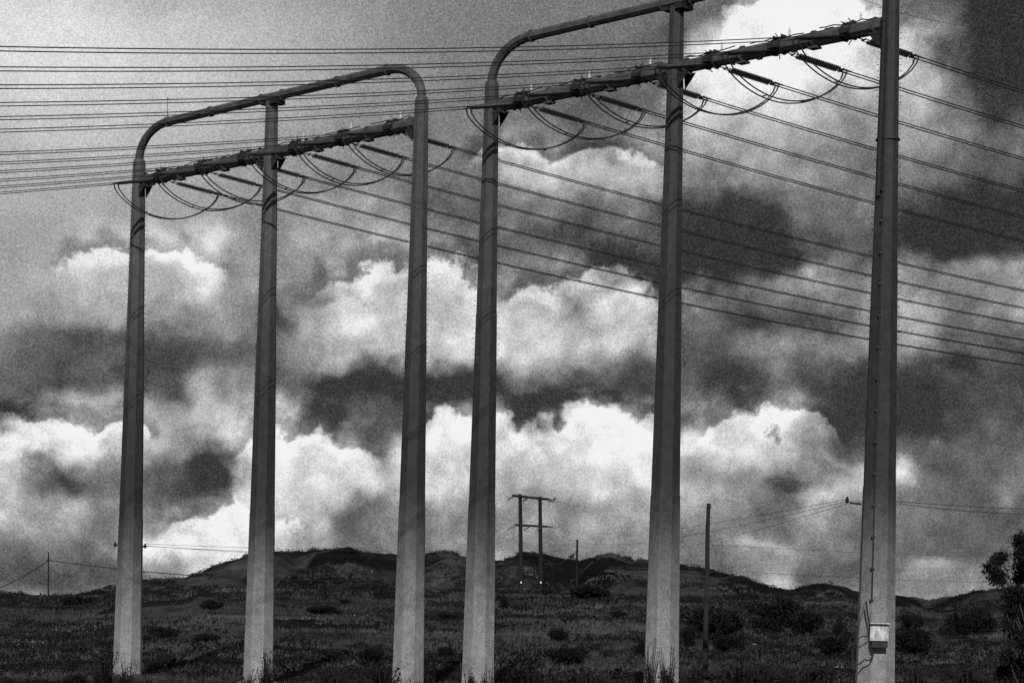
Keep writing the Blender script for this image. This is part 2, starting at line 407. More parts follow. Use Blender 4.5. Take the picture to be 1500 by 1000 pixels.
def ground_z(X, Y):
    X = np.asarray(X, float); Y = np.asarray(Y, float)
    R = np.hypot(X, Y)
    A_ = np.arctan2(X, Y)
    s = np.tan(np.clip(A_, -0.31, 0.31))
    behind = sstep(np.abs(A_), 0.45, 1.6)
    d = np.where(behind > 0, R, Y); d = np.where(np.abs(A_) < 0.45, Y, R)
    ridge = np.interp(s, RS, RE)
    ridge = ridge*(1-behind)+105*behind
    plat = np.minimum(97.0, ridge*0.80)
    yr = 760.0-120*sstep(s, -0.05, -0.16)+60*np.sin(s*40)
    zp = EYE+plat*450.0/F
    zr = EYE+ridge*yr/F
    z = np.zeros_like(d)
    t1 = np.clip((d-180)/(450-180), 0, 1)
    z1 = zp*(0.85*t1+0.15*t1*t1*(3-2*t1))
    t2 = np.clip((d-520)/(yr-520), 0, 1)
    z2 = zp+(plat*(np.clip(d, 450, 520)-450)/F)*0.9
    z3 = z2+(zr-z2)*np.power(t2*t2*(3-2*t2), 0.75)
    z = np.where(d < 450, z1, np.where(d < 520, z2, z3))
    z4 = zr-(d-yr)*0.05-sstep(d, yr, yr+500)*8
    z = np.where(d > yr, np.maximum(z4, -3), z)
    z = z-0.75*(1-sstep(d, 150, 176))
    # relief
    b = sstep(d, 180, 245)
    z = z+b*(fbm(X, Y, 38.0, 3, 4)*2.2+fbm(X, Y, 6.0, 13, 3)*0.5)*(1-sstep(d, 470, 540)*0.3)
    mid = sstep(d, 520, 600)*(1-sstep(d, yr-50, yr-6))
    g = np.abs(fbm(X, Y*0.6, 42.0, 23, 4, 0.55))
    z = z-mid*((6.0-g*34.0).clip(0, 7)*1.1+fbm(X, Y*0.5, 15.0, 29, 3)*3.5)
    top = sstep(d, yr-60, yr-20)*(1-sstep(d, yr+10, yr+60))
    z = z-top*fbm(X, Y, 38.0, 3, 4)*1.6+top*fbm(X, Y, 7.0, 33, 3)*1.3
    return z
def gz(x, y): return float(ground_z(np.array([x]), np.array([y]))[0])

def make_terrain():
    azs = np.concatenate([np.arange(-180, -20, 2.0), np.arange(-20, 20, 0.075), np.arange(20, 180, 2.0)])*D2R
    rr = np.concatenate([[0.5, 6, 15, 30, 50, 75, 100, 125], np.arange(140, 450, 1.5), np.arange(450, 900, 2.2), np.geomspace(900, 6000, 30)])
    nA, nR = len(azs), len(rr)
    A2, R2 = np.meshgrid(azs, rr)
    X = R2*np.sin(A2); Y = R2*np.cos(A2)
    inner = np.abs(A2) < 0.45
    Z = ground_z(X, Y)
    V_ = np.stack([X, Y, Z], -1).reshape(-1, 3)
    i, j = np.meshgrid(np.arange(nR-1), np.arange(nA), indexing='ij')
    j2 = (j+1) % nA
    Q = np.stack([i*nA+j, i*nA+j2, (i+1)*nA+j2, (i+1)*nA+j], -1).reshape(-1, 4)
    o = np_mesh('ground', V_, Q, M['ground'], 'structure')
    o.data.shade_smooth()
    tag(o, 'dark chaparral slope rising to a rugged ridge of low hills')
    return o
make_terrain()

def ground_hit(x, y, lo=165.0):
    """where the line of sight through pixel x, y meets the slope"""
    xp, yp = unroll(x, y); s = (xp-750)/F; k = (HOR-yp)/F
    Ys = np.arange(lo, 900, 0.5)
    z = ground_z(s*Ys, Ys); ray = EYE+k*Ys
    i = np.argmax(z >= ray) if (z >= ray).any() else len(Ys)-1
    return s*Ys[i], Ys[i], z[i]

# ------------------------------------------------------------------ leaves and scrub
def leaf_tris(C_, size, n_out=None):
    """one small bent leaf clump (a triangle) per centre"""
    n = len(C_)
    a = rng.normal(size=(n, 3)); a /= np.linalg.norm(a, axis=1)[:, None]
    b = rng.normal(size=(n, 3)); b -= a*(a*b).sum(1)[:, None]; b /= np.linalg.norm(b, axis=1)[:, None]
    s = (size if np.ndim(size) else np.full(n, size))[:, None]*rng.uniform(0.6, 1.3, (n, 1))
    V_ = np.stack([C_-a*s*0.5, C_+a*s*0.5+b*s*0.15, C_+b*s*0.9], 1).reshape(-1, 3)
    Q = np.arange(3*n).reshape(-1, 3)
    return V_, Q
def scrub_points(n_b, per, centres, rad, hgt):
    """points in lumpy low mounds"""
    k = rng.normal(size=(n_b, per, 3)); k /= np.linalg.norm(k, axis=2)[..., None]
    k *= rng.uniform(0.55, 1.0, (n_b, per, 1))**0.5
    k[..., 2] = np.abs(k[..., 2])
    lump = 1+0.35*np.sin(k[..., 0:1]*5+centres[:, None, 0:1])*np.sin(k[..., 1:2]*5+centres[:, None, 1:2])
    p = k*lump*np.stack([rad, rad, hgt], -1)[:, None, :]+centres[:, None, :]
    return p.reshape(-1, 3)

def scatter(n, ylo, yhi, power=1.0, smax=0.30):
    s = rng.uniform(-smax, smax, n); Y = ylo+(yhi-ylo)*rng.uniform(0, 1, n)**power
    return s*Y, Y
# dark scrub mounds
def make_scrub():
    X, Y = scatter(31000, 135, 800, 1.0)
    Xh, Yh = scatter(14000, 500, 830, 1.0); X = np.concatenate([X, Xh]); Y = np.concatenate([Y, Yh])
    Xh, Yh = scatter(2600, 120, 215, 1.0); X = np.concatenate([X, Xh]); Y = np.concatenate([Y, Yh])
    dens = 1.2*fbm(X, Y, 36.0, 51, 4)+0.6*fbm(X, Y, 8.0, 57, 3)+0.10*(1-sstep(Y, 185, 215))
    keep = dens > -0.01+0.10*(rng.uniform(size=len(X))-0.5)
    X, Y = X[keep], Y[keep]
    Z = ground_z(X, Y)
    n = len(X)
    rad = rng.uniform(0.35, 1.15, n)*(0.65+Y/900)*(0.55+0.45*sstep(Y, 165, 190)); h = rad*rng.uniform(0.5, 0.9, n)*(1-0.35*sstep(Y, 560, 700))
    pts = scrub_points(n, 44, np.stack([X, Y, Z-0.1], -1), rad, h)
    V_, Q = leaf_tris(pts, np.repeat(rad*0.27, 44))
    o = np_mesh('scrub', V_, Q, M['leaf'], 'stuff')
    tag(o, 'dark low scrub mounds covering the hillside', 'scrub')
    X, Y = scatter(14000, 135, 790, 1.0)
    keep = fbm(X, Y, 22.0, 71, 4) > 0.06
    X, Y = X[keep], Y[keep]; Z = ground_z(X, Y); n = len(X)
    rad = rng.uniform(0.25, 0.8, n)*(0.7+Y/800); h = rad*rng.uniform(0.6, 1.1, n)
    pts = scrub_points(n, 24, np.stack([X, Y, Z-0.05], -1), rad, h)
    V_, Q = leaf_tris(pts, np.repeat(rad*0.30, 24))
    o = np_mesh('sage_scrub', V_, Q, M['leaf2'], 'stuff')
    tag(o, 'paler grey sage scrub between the dark mounds', 'scrub')
    # dry grass
    n = 105000
    X, Y = scatter(n, 125, 640, 1.2)
    keep = fbm(X, Y, 26.0, 91, 4) > -0.24+0.14*sstep(Y, 260, 330)
    X, Y = X[keep], Y[keep]; Z = ground_z(X, Y); n = len(X)
    k = 4
    bx = np.repeat(np.stack([X, Y, Z-0.05], -1), k, 0)+rng.normal(0, 0.22, (n*k, 3))*[1, 1, 0]
    hh = rng.uniform(0.12, 0.48, n*k)*np.repeat(0.6+Y/500, k); w = 0.05+0.10*np.repeat(Y/400, k)
    ang = rng.uniform(0, 6.28, n*k); side = np.stack([np.cos(ang), np.sin(ang), np.zeros(n*k)], -1)*w[:, None]
    tip = bx+np.stack([rng.normal(0, .25, n*k)*hh, rng.normal(0, .25, n*k)*hh, hh], -1)
    V_ = np.stack([bx-side, bx+side, tip], 1).reshape(-1, 3)
    o = np_mesh('grass', V_, np.arange(3*n*k).reshape(-1, 3), M['grass'], 'stuff')
    tag(o, 'rough dry grass on the slope between the bushes', 'grass')
    # pale blossoms
    P_ = []
    for (cx, cy, rx, ry, n) in ((100, 925, 34, 9, 60), (150, 918, 12, 6, 14), (35, 950, 30, 12, 20), (465, 912, 12, 5, 22), (440, 900, 25, 10, 14), (380, 905, 20, 10, 8), (540, 900, 40, 12, 12)):
        for _ in range(n):
            x, y, z = ground_hit(cx+random.gauss(0, rx*.6), cy+random.gauss(0, ry*.6))
            P_.append((x, y, z+random.uniform(0.3, 0.7)))
    P_ = np.array(P_)
    V_, Q = leaf_tris(np.repeat(P_, 3, 0)+rng.normal(0, .10, (len(P_)*3, 3)), 0.10)
    o = np_mesh('blossom', V_, Q, M['flower'], 'stuff'); tag(o, 'sprinkling of pale blossoms low on the left slope', 'flowers')
make_scrub()

def bush(x, y, z, w, h, label, mat_='leaf', n=420, spiky=0.0, name='bush', leafs=0.09, lumps=7, group=None):
    root = empty(name, (x, y, z), label, 'bush', group)
    c = []
    for _ in range(lumps):
        a = random.uniform(0, 6.28); q = random.uniform(0, 0.62)
        c.append((math.cos(a)*q*w/2, math.sin(a)*q*w/2, h*random.uniform(0.25, 0.68), random.uniform(0.24, 0.42)))
    c.append((0, 0, h*0.4, 0.5))
    pts = []
    for _ in range(n):
        cx, cy, cz, r = random.choice(c)
        v = rng.normal(size=3); v /= np.linalg.norm(v); v *= random.uniform(0.5, 1.0)
        pts.append((cx+v[0]*r*w/2, cy+v[1]*r*w/2, max(0.0, cz+v[2]*r*h*0.75)))
    sm = MB()
    for _ in range(9+int(spiky*24)):
        a = random.uniform(0, 6.28); q = random.uniform(0.15, 0.5)*w*.8; hh = h*random.uniform(0.7, 1.0+0.28*spiky)
        p1 = (math.cos(a)*q, math.sin(a)*q, hh)
        sm.tube([(0, 0, -0.15), (p1[0]*.45, p1[1]*.45, hh*.5), p1], [0.03*w, 0.018*w, 0.006*w], 4)
        for k in range(int(10*(0.4+spiky))):
            t = random.uniform(0.45, 1.0); pts.append((p1[0]*t+random.gauss(0, .04*w), p1[1]*t+random.gauss(0, .04*w), hh*t+random.gauss(0, .03*h)))
    V_, Q = leaf_tris(np.array(pts), leafs*w)
    np_mesh('foliage', V_, Q, M[mat_], parent=root)
    sm.build('stem', M['twig'], root)
    return root

# foreground bushes in front of the mast feet: pixel x, pixel top y, distance, width px, label
FG = [(112, 985, 108, 52, 'low dark bush in the bottom left corner left of the first mast', .3),
      (150, 973, 112, 50, 'spiky dark bush just left of the foot of the leftmost mast', 1.0),
      (186, 982, 100, 36, 'small rounded bush in front of the foot of the leftmost mast', .5),
      (392, 975, 104, 36, 'spiky bush against the right side of the second mast foot', 1.0),
      (362, 992, 104, 40, 'low bush hiding the left corner of the second mast foot', .3),
      (480, 992, 112, 70, 'low spreading bush between the second and third masts', .2),
      (560, 984, 125, 70, 'dense dark bush just left of the third mast foot', .2),
      (622, 996, 108, 60, 'flat bush across the foot of the third mast', .2),
      (690, 988, 104, 30, 'small round bush at the left corner of the fourth mast foot', .2),
      (716, 986, 104, 30, 'small bush at the right corner of the fourth mast foot', .4),
      (780, 978, 118, 95, 'broad dark bush right of the fourth mast foot', .2),
      (868, 986, 122, 90, 'wide low bush midway between the fourth and fifth masts', .2),
      (952, 966, 106, 30, 'tall spiky bush in front of the left half of the fifth mast foot', .9),
      (978, 972, 108, 40, 'rounded bush in front of the right half of the fifth mast foot', .6),
      (1010, 982, 112, 48, 'low bush right of the fifth mast foot', .3),
      (1090, 984, 118, 90, 'wide dark bush right of the lone wooden pole', .3),
      (1190, 980, 112, 90, 'wide dark bush left of the sixth mast foot', .3),
      (1345, 984, 104, 80, 'low dark bush right of the sixth mast foot', .3),
      (1420, 976, 96, 70, 'dark bush at the left edge of the small tree', .4)]
for x_, yt, Yd, wpx, lab, sp in FG:
    X_, _, zt = at(x_, yt, Yd); zb = gz(X_, Yd)-0.05; w_ = wpx/F*Yd*1.15; h_ = max(0.5, zt-zb)
    bush(X_, Yd, zb, w_, h_*1.22/(1.0+0.12*sp), lab, 'leaf', 1500, sp, leafs=0.060, lumps=10, group='bushes along the bottom edge in front of the masts')

# single dark bushes one can pick out on the slope: pixel x, base y, width px, height px
SL = [(862, 878, 86, 23, 'long rounded dark thicket below the short ridge pole'),
      (738, 893, 26, 26, 'dark bush at the right edge of the fourth mast'),
      (800, 873, 22, 12, 'small dark bush at the foot of the right H frame pole'),
      (1030, 925, 52, 40, 'dark bush behind the left side of the lone wooden pole'),
      (1062, 955, 60, 30, 'dark bush right of the foot of the lone wooden pole'),
      (1120, 925, 60, 22, 'dark thicket midway between lone pole and sixth mast'),
      (1180, 930, 70, 36, 'large dark thicket left of the sixth mast'),
      (1232, 945, 40, 38, 'dark thicket touching the left edge of the sixth mast'),
      (1335, 925, 50, 30, 'dark bush right of the white box on the sixth mast'),
      (1400, 935, 66, 40, 'large dark thicket between sixth mast and the small tree'),
      (950, 960, 60, 26, 'dark bush beside the right side of the fifth mast base'),
      (1008, 948, 40, 36, 'dark bush just right of the fifth mast'),
      (505, 884, 24, 8, 'small dark mound in the clearing between second and third masts'),
      (475, 900, 56, 14, 'dark bush clump mid slope between second and third masts'),
      (310, 893, 40, 16, 'dark bush mid slope between first and second masts'),
      (120, 886, 80, 13, 'long dark thicket below the saddle left of the first mast'),
      (300, 940, 60, 14, 'low dark bush near the second mast, down slope'),
      (545, 972, 60, 26, 'dense dark bush low on the slope beside the third mast'),
      (650, 905, 30, 12, 'dark mound between third and fourth masts'),
      (655, 965, 40, 20, 'dark bush low between third and fourth masts'),
      (830, 975, 90, 28, 'dark wide bush low between fourth and fifth masts'),
      (905, 905, 30, 12, 'small dark mound left of the fifth mast'),
      (820, 940, 50, 20, 'mid slope dark bush between fourth and fifth masts'),
      (1050, 938, 120, 46, 'broad near black thicket on the slope behind the lone wooden pole'),
      (1150, 918, 120, 40, 'broad near black thicket upslope and left of the sixth mast'),
      (1215, 962, 70, 34, 'dark thicket low on the slope touching the left side of the sixth mast'),
      (1340, 960, 90, 40, 'broad dark thicket just right of the sixth mast, low on the slope'),
      (1430, 925, 90, 36, 'dark thicket upslope behind the small tree'),
      (700, 880, 40, 12, 'dark mound seen behind the fourth mast, high on the slope'),
      (240, 935, 60, 18, 'low dark thicket right of the first mast, mid slope')]
for x_, yb, wpx, hpx, lab in SL:
    X_, Y_, Z_ = ground_hit(x_, yb)
    w_ = wpx/F*Y_*1.1; h_ = hpx/F*Y_*1.15
    r = bush(X_, Y_, Z_-0.1, w_, h_, lab, 'leaf', 2600, 0.0, leafs=0.040, lumps=14, group='dark bushes on the slope behind the masts')

# small tree at the right edge
def small_tree():
    Yd = 60.0
    X0, _, _ = at(1515, 900, Yd); z0 = gz(X0, Yd)
    root = empty('small_tree', (X0, Yd, z0), 'small dark tree at the right edge with a ragged crown', 'tree')
    tr = MB(); pts = []
    def limb(p, q, r0, r1):
        mid = [(p[i]+q[i])/2+random.gauss(0, .08) for i in range(3)]
        tr.tube([p, mid, q], [r0, (r0+r1)/2, r1], 7)
    def loc(x, y, dy=0.0):
        a = at(x, y, Yd+dy); return (a[0]-X0, dy, a[2]-z0)
    trunk = [(0, 0, -.2), (0.03, 0, 1.2), (-.1, .05, 2.4), (0.0, 0, 3.6), (.1, 0, 5.0)]
    tr.tube(trunk, [.13, .11, .09, .06, .03], 8)
    clumps = [(1452, 832, .16, .5), (1462, 845, .20, .7), (1460, 820, .14, .4), (1468, 815, .12, .3), (1494, 792, .16, .5), (1499, 812, .22, .8), (1500, 835, .24, .8), (1492, 850, .12, .3),
              (1478, 872, .16, .5), (1490, 868, .16, .5), (1500, 880, .22, .8), (1482, 895, .18, .6), (1497, 905, .18, .6), (1475, 915, .12, .3), (1488, 930, .16, .5), (1502, 945, .22, .7),
              (1476, 958, .16, .5), (1490, 972, .20, .6), (1470, 985, .22, .6), (1500, 992, .24, .7), (1530, 800, .45, 1.4), (1540, 850, .5, 1.6), (1545, 910, .5, 1.6), (1545, 960, .5, 1.2), (1520, 780, .3, 1.0), (1520, 870, .3, 1.0), (1520, 925, .3, 1.0)]
    for (x, y, r, wgt) in clumps:
        dy = random.uniform(-.6, .6); c = loc(x, y, dy)
        zt = min(max(c[2]-0.9, .5), 4.6)
        limb((0, 0, zt*.8), c, .032, .012)
        for _ in range(14):
            q = tuple(c[i]+random.gauss(0, r*.95) for i in range(3)); limb(c, q, .010, .004)
        for _ in range(int(1500*wgt)):
            v = rng.normal(size=3)*r*.52; pts.append((c[0]+v[0], c[1]+v[1], c[2]+v[2]))
    V_, Q = leaf_tris(np.array(pts), 0.058)
    np_mesh('crown', V_, Q, M['leaf'], parent=root)
    tr.build('trunk', M['bark'], root)
small_tree()

# pale rock
def rock(x, y, s, lab):
    X_, Y_, Z_ = ground_hit(x, y)
    b = MB(); n = 9; vs_ = [(0, 0, s*.7)]
    for ring, (rr_, zz_) in enumerate(((.7, .5), (1, .1), (.8, -.2))):
        for k in range(n):
            q = random.uniform(.8, 1.15)*rr_*s; a = 6.283*k/n
            vs_.append((math.cos(a)*q*1.5, math.sin(a)*q, zz_*s*random.uniform(.8, 1.1)))
    fs_ = [(0, 1+k, 1+(k+1) % n) for k in range(n)]
    for r_ in range(2):
        for k in range(n):
            a = 1+r_*n; fs_.append((a+k, a+n+k, a+n+(k+1) % n, a+(k+1) % n))
    b.add(vs_, fs_); o = b.build('rock', M['rock']); o.location = (X_, Y_, Z_+s*.25); tag(o, lab, 'rock')
rock(1228, 980, .35, 'pale rock lying in the scrub left of the sixth mast foot')
rock(1105, 945, .22, 'small pale stone among dark bushes right of the lone pole')

# ------------------------------------------------------------------ the two steel frames
P1 = np.array([-27.6, 177.1]); P6 = np.array([19.702, 129.23])
DV = P6-P1; LL = np.linalg.norm(DV); DV = DV/LL
KK = LL/91.8; BAY = 20.8*KK; GAP = 8.8*KK
DEN = np.array([-DV[1], DV[0]])                     # horizontal, square to the beam (far side)
D3 = np.array([DV[0], DV[1], 0.0]); N3 = np.array([DEN[0], DEN[1], 0.0]); Z3 = np.array([0, 0, 1.0])
MT = [0.0, BAY, 2*BAY, 2*BAY+GAP, 3*BAY+GAP, 4*BAY+GAP]
BEAM_Z = EYE+34.6; ARCH_Z = EYE+38.5; SPRING_Z = EYE+36.2
def line(t): return P1+DV*t
def mast_r(z): return 1.085+(0.53-1.085)*z/36.3
NS = 8
PH0 = math.atan2(DV[1], DV[0])+math.pi/NS

def oct_ring(z, r, c=(0, 0)):
    return [(c[0]+r*math.cos(PH0+k*2*math.pi/NS), c[1]+r*math.sin(PH0+k*2*math.pi/NS), z) for k in range(NS)]
def loft(mb, rings, cap=True):
    n = len(rings[0]); vs_ = [p for r_ in rings for p in r_]; fs_ = []
    for i in range(len(rings)-1):
        for k in range(n): fs_.append((i*n+k, i*n+(k+1) % n, (i+1)*n+(k+1) % n, (i+1)*n+k))
    if cap: fs_.append(tuple(range(n-1, -1, -1))); fs_.append(tuple((len(rings)-1)*n+k for k in range(n)))
    mb.add(vs_, fs_)

def make_frame(first, label):
    """first = index of the frame's far mast; returns the root"""
    t0 = MT[first]; p0 = line(t0)
    root = empty('power_line_frame', (p0[0], p0[1], 0.0), label, 'power pylon', 'steel three legged power line frames')
    org = np.array([p0[0], p0[1], 0.0])
    for k in range(3):
        c = DV*BAY*k; endm = k != 1
        top = SPRING_Z if endm else ARCH_Z-0.30
        mb = MB()
        rings = []
        # lapped sections with a small step where one slips over the next
        zs = [(-0.6, None), (11.6, None), (11.62, -0.02), (23.4, None), (23.42, -0.02), (top-0.25, None)]
        off = 0.0
        for z, st in zs:
            if st: off += st
            rings.append(oct_ring(z, mast_r(z)+off, c))
        rings.append(oct_ring(top, 0.40 if endm else mast_r(top)*0.86, c))
        loft(mb, rings)
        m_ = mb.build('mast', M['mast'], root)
        # base collar
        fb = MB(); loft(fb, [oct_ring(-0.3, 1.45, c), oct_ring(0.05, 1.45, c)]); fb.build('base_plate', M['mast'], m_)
        sb = MB()
        for i in range(62):
            z = 19.5+i*0.34+random.uniform(-.03, .03)
            if z > top-0.4: break
            for sgn in (-1, 1):
                dirv = DV*0.78*sgn+DEN*(0.62 if i % 2 else 0.58)*sgn
                dirv = dirv/np.linalg.norm(dirv)
                r_ = mast_r(z)*0.96
                a = np.array([c[0]+dirv[0]*r_, c[1]+dirv[1]*r_, z]); b = a+np.array([dirv[0], dirv[1], 0])*random.uniform(.07, .13)
                sb.tube([a, b], 0.018, 4)
        if k or first: pass
        o = sb.build('step_bolt', M['dark'], m_); o['kind'] = 'stuff'
    # arch: up from the far mast, over the middle one, down into the near mast
    path = []
    a_, b_ = 3.3, ARCH_Z-SPRING_Z
    path.append(np.array([0, 0, SPRING_Z-0.15]))
    for i in range(0, 11):
        w = i/10*math.pi/2
        d_ = a_*(1-math.cos(w)); path.append(np.array([DV[0]*d_, DV[1]*d_, SPRING_Z+b_*math.sin(w)]))
    L2 = 2*BAY
    left = path; right = [np.array([DV[0]*L2-p[0], DV[1]*L2-p[1], p[2]]) for p in path]
    full = left+[np.array([DV[0]*L2*q, DV[1]*L2*q, ARCH_Z]) for q in (0.25, 0.4, 0.5, 0.6, 0.75)]+right[::-1]
    mb = MB(); mb.tube(full, [0.38]+[0.31]*(len(full)-2)+[0.38], 8, math.pi/8, up=N3); ar = mb.build('arch_beam', M['beam'], root)
    for q in (3.4, BAY-1.1, BAY+1.1, L2-3.4, BAY*.55, BAY*1.45):
        fl = MB(); c = np.array([DV[0]*q, DV[1]*q, ARCH_Z]); fl.tube([c-D3*.05, c+D3*.05], 0.385, 12); fl.build('flange', M['beam'], ar)
    for q, h_ in (((3.3, 1.3),) if first == 0 else ()):
        rd = MB(); c = np.array([DV[0]*q, DV[1]*q, ARCH_Z+.3]); rd.tube([c, c+Z3*h_], 0.022, 5); rd.tube([c+Z3*h_, c+Z3*(h_+.16)], [.06, .03], 6)
        rd.build('lightning_rod', M['dark'], ar)
    sd_ = MB(); c = np.array([DV[0]*BAY, DV[1]*BAY, ARCH_Z-.42]); sd_.box(c+D3*.55, (.55, 1.0, .3), (D3, N3, Z3)); sd_.box(c-D3*.55, (.35, .9, .22), (D3, N3, Z3)); sd_.build('saddle_bracket', M['dark'], ar)
    # crossbeam in two bays
    for k in range(2):
        s0 = BAY*k+0.42; s1 = BAY*(k+1)-0.42
        mb = MB(); a = np.array([DV[0]*s0, DV[1]*s0, BEAM_Z]); b = np.array([DV[0]*s1, DV[1]*s1, BEAM_Z])
        mb.tube([a, b], [0.37, 0.43], 8, math.pi/8, up=Z3); cb = mb.build('crossbeam', M['beam'], root)
        for q in (0.9, BAY*1/3-.0, BAY*2/3, BAY-0.9):
            fl = MB(); c = np.array([DV[0]*(BAY*k+q), DV[1]*(BAY*k+q), BEAM_Z]); fl.tube([c-D3*.06, c+D3*.06], 0.50, 12)
            fl.box(c-Z3*.46, (.6, .5, .12), (D3, N3, Z3)); fl.build('flange', M['beam'], cb)
        for q, sg in ((0.95, 1), (BAY-0.95, -1)):     # gussets that carry the beam on the masts
            g = MB(); c = np.array([DV[0]*(BAY*k+q-sg*.25), DV[1]*(BAY*k+q-sg*.25), BEAM_Z-.45])
            for sn in (-.32, .32):
                o_ = N3*sn
                g.add([c+o_-D3*.3*sg+Z3*.1, c+o_+D3*.55*sg+Z3*.1, c+o_+D3*.35*sg-Z3*.15, c+o_-D3*.22*sg-Z3*.75,
                       c+o_+N3*.05-D3*.3*sg+Z3*.1, c+o_+N3*.05+D3*.55*sg+Z3*.1, c+o_+N3*.05+D3*.35*sg-Z3*.15, c+o_+N3*.05-D3*.22*sg-Z3*.75],
                      [(0, 1, 2, 3), (7, 6, 5, 4), (0, 4, 5, 1), (1, 5, 6, 2), (2, 6, 7, 3), (3, 7, 4, 0)])
            g.box(c+D3*.1*sg-Z3*.02, (.7, .7, .08), (D3, N3, Z3))
            g.build('gusset', M['dark'], cb)
        for q in FR:
            c = np.array([DV[0]*(BAY*(k+q)), DV[1]*(BAY*(k+q)), BEAM_Z])
            g = MB()
            J = lambda a: random.uniform(-a, a)
            for d_ in (-.30+J(.06), .30+J(.06)):
                g.tube([c+D3*(d_-.05), c+D3*(d_+.05)], 0.50+J(.03), 8, math.pi/8+J(.2), up=Z3)
                g.box(c+D3*d_+Z3*(.52+J(.05)), (.09, .4+J(.1), .13), (D3, N3, Z3))
            g.box(c+Z3*.50+D3*J(.1), (.75+J(.2), .22, .08), (D3, N3, Z3))
            g.box(c+N3*.50, (.6+J(.15), .12, .26), (D3, N3, Z3)); g.box(c-N3*.50+D3*J(.1), (.6+J(.15), .12, .26), (D3, N3, Z3))
            g.tube([c+Z3*.5+D3*J(.2), c+Z3*(.75+J(.1))+D3*J(.35)], .03, 5); g.tube([c+Z3*.5-D3*.25, c+Z3*(.68+J(.08))-D3*(.5+J(.2))], .025, 5)
            g.tube([c-Z3*.45+D3*J(.2), c-Z3*(.66+J(.06))+D3*J(.3)], .03, 5)
            for _ in range(3):
                aa = c+D3*random.uniform(-1.7, 1.7); g.box(aa+Z3*.42*random.choice((-1, 1)), (.22+J(.1), .2, .10), (D3, N3, Z3))
            # slack lead tied along the beam
            g.tube([c+D3*d2+Z3*(.46+J(.07))-N3*.2 for d2 in np.linspace(-1.9, 1.9, 9)], .035, 5)
            pc = g.build('phase_clamp', M['dark'], cb)
            pi_ = MB(); a = c+Z3*.55+D3*.75
            pi_.tube([a, a+Z3*.12, a+Z3*.13, a+Z3*.24, a+Z3*.25, a+Z3*.40], [.07, .07, .045, .07, .045, .03], 8)
            pi_.build('post_insulator', M['porcelain'], pc)
    return root, org
FR = (1/6+.012, .5, 5/6-.012)
frame_far, org_far = make_frame(0, 'left and farther steel frame of three tapered masts under a rounded top beam')
frame_near, org_near = make_frame(3, 'right and nearer steel frame with a white box and cable on its rightmost mast')

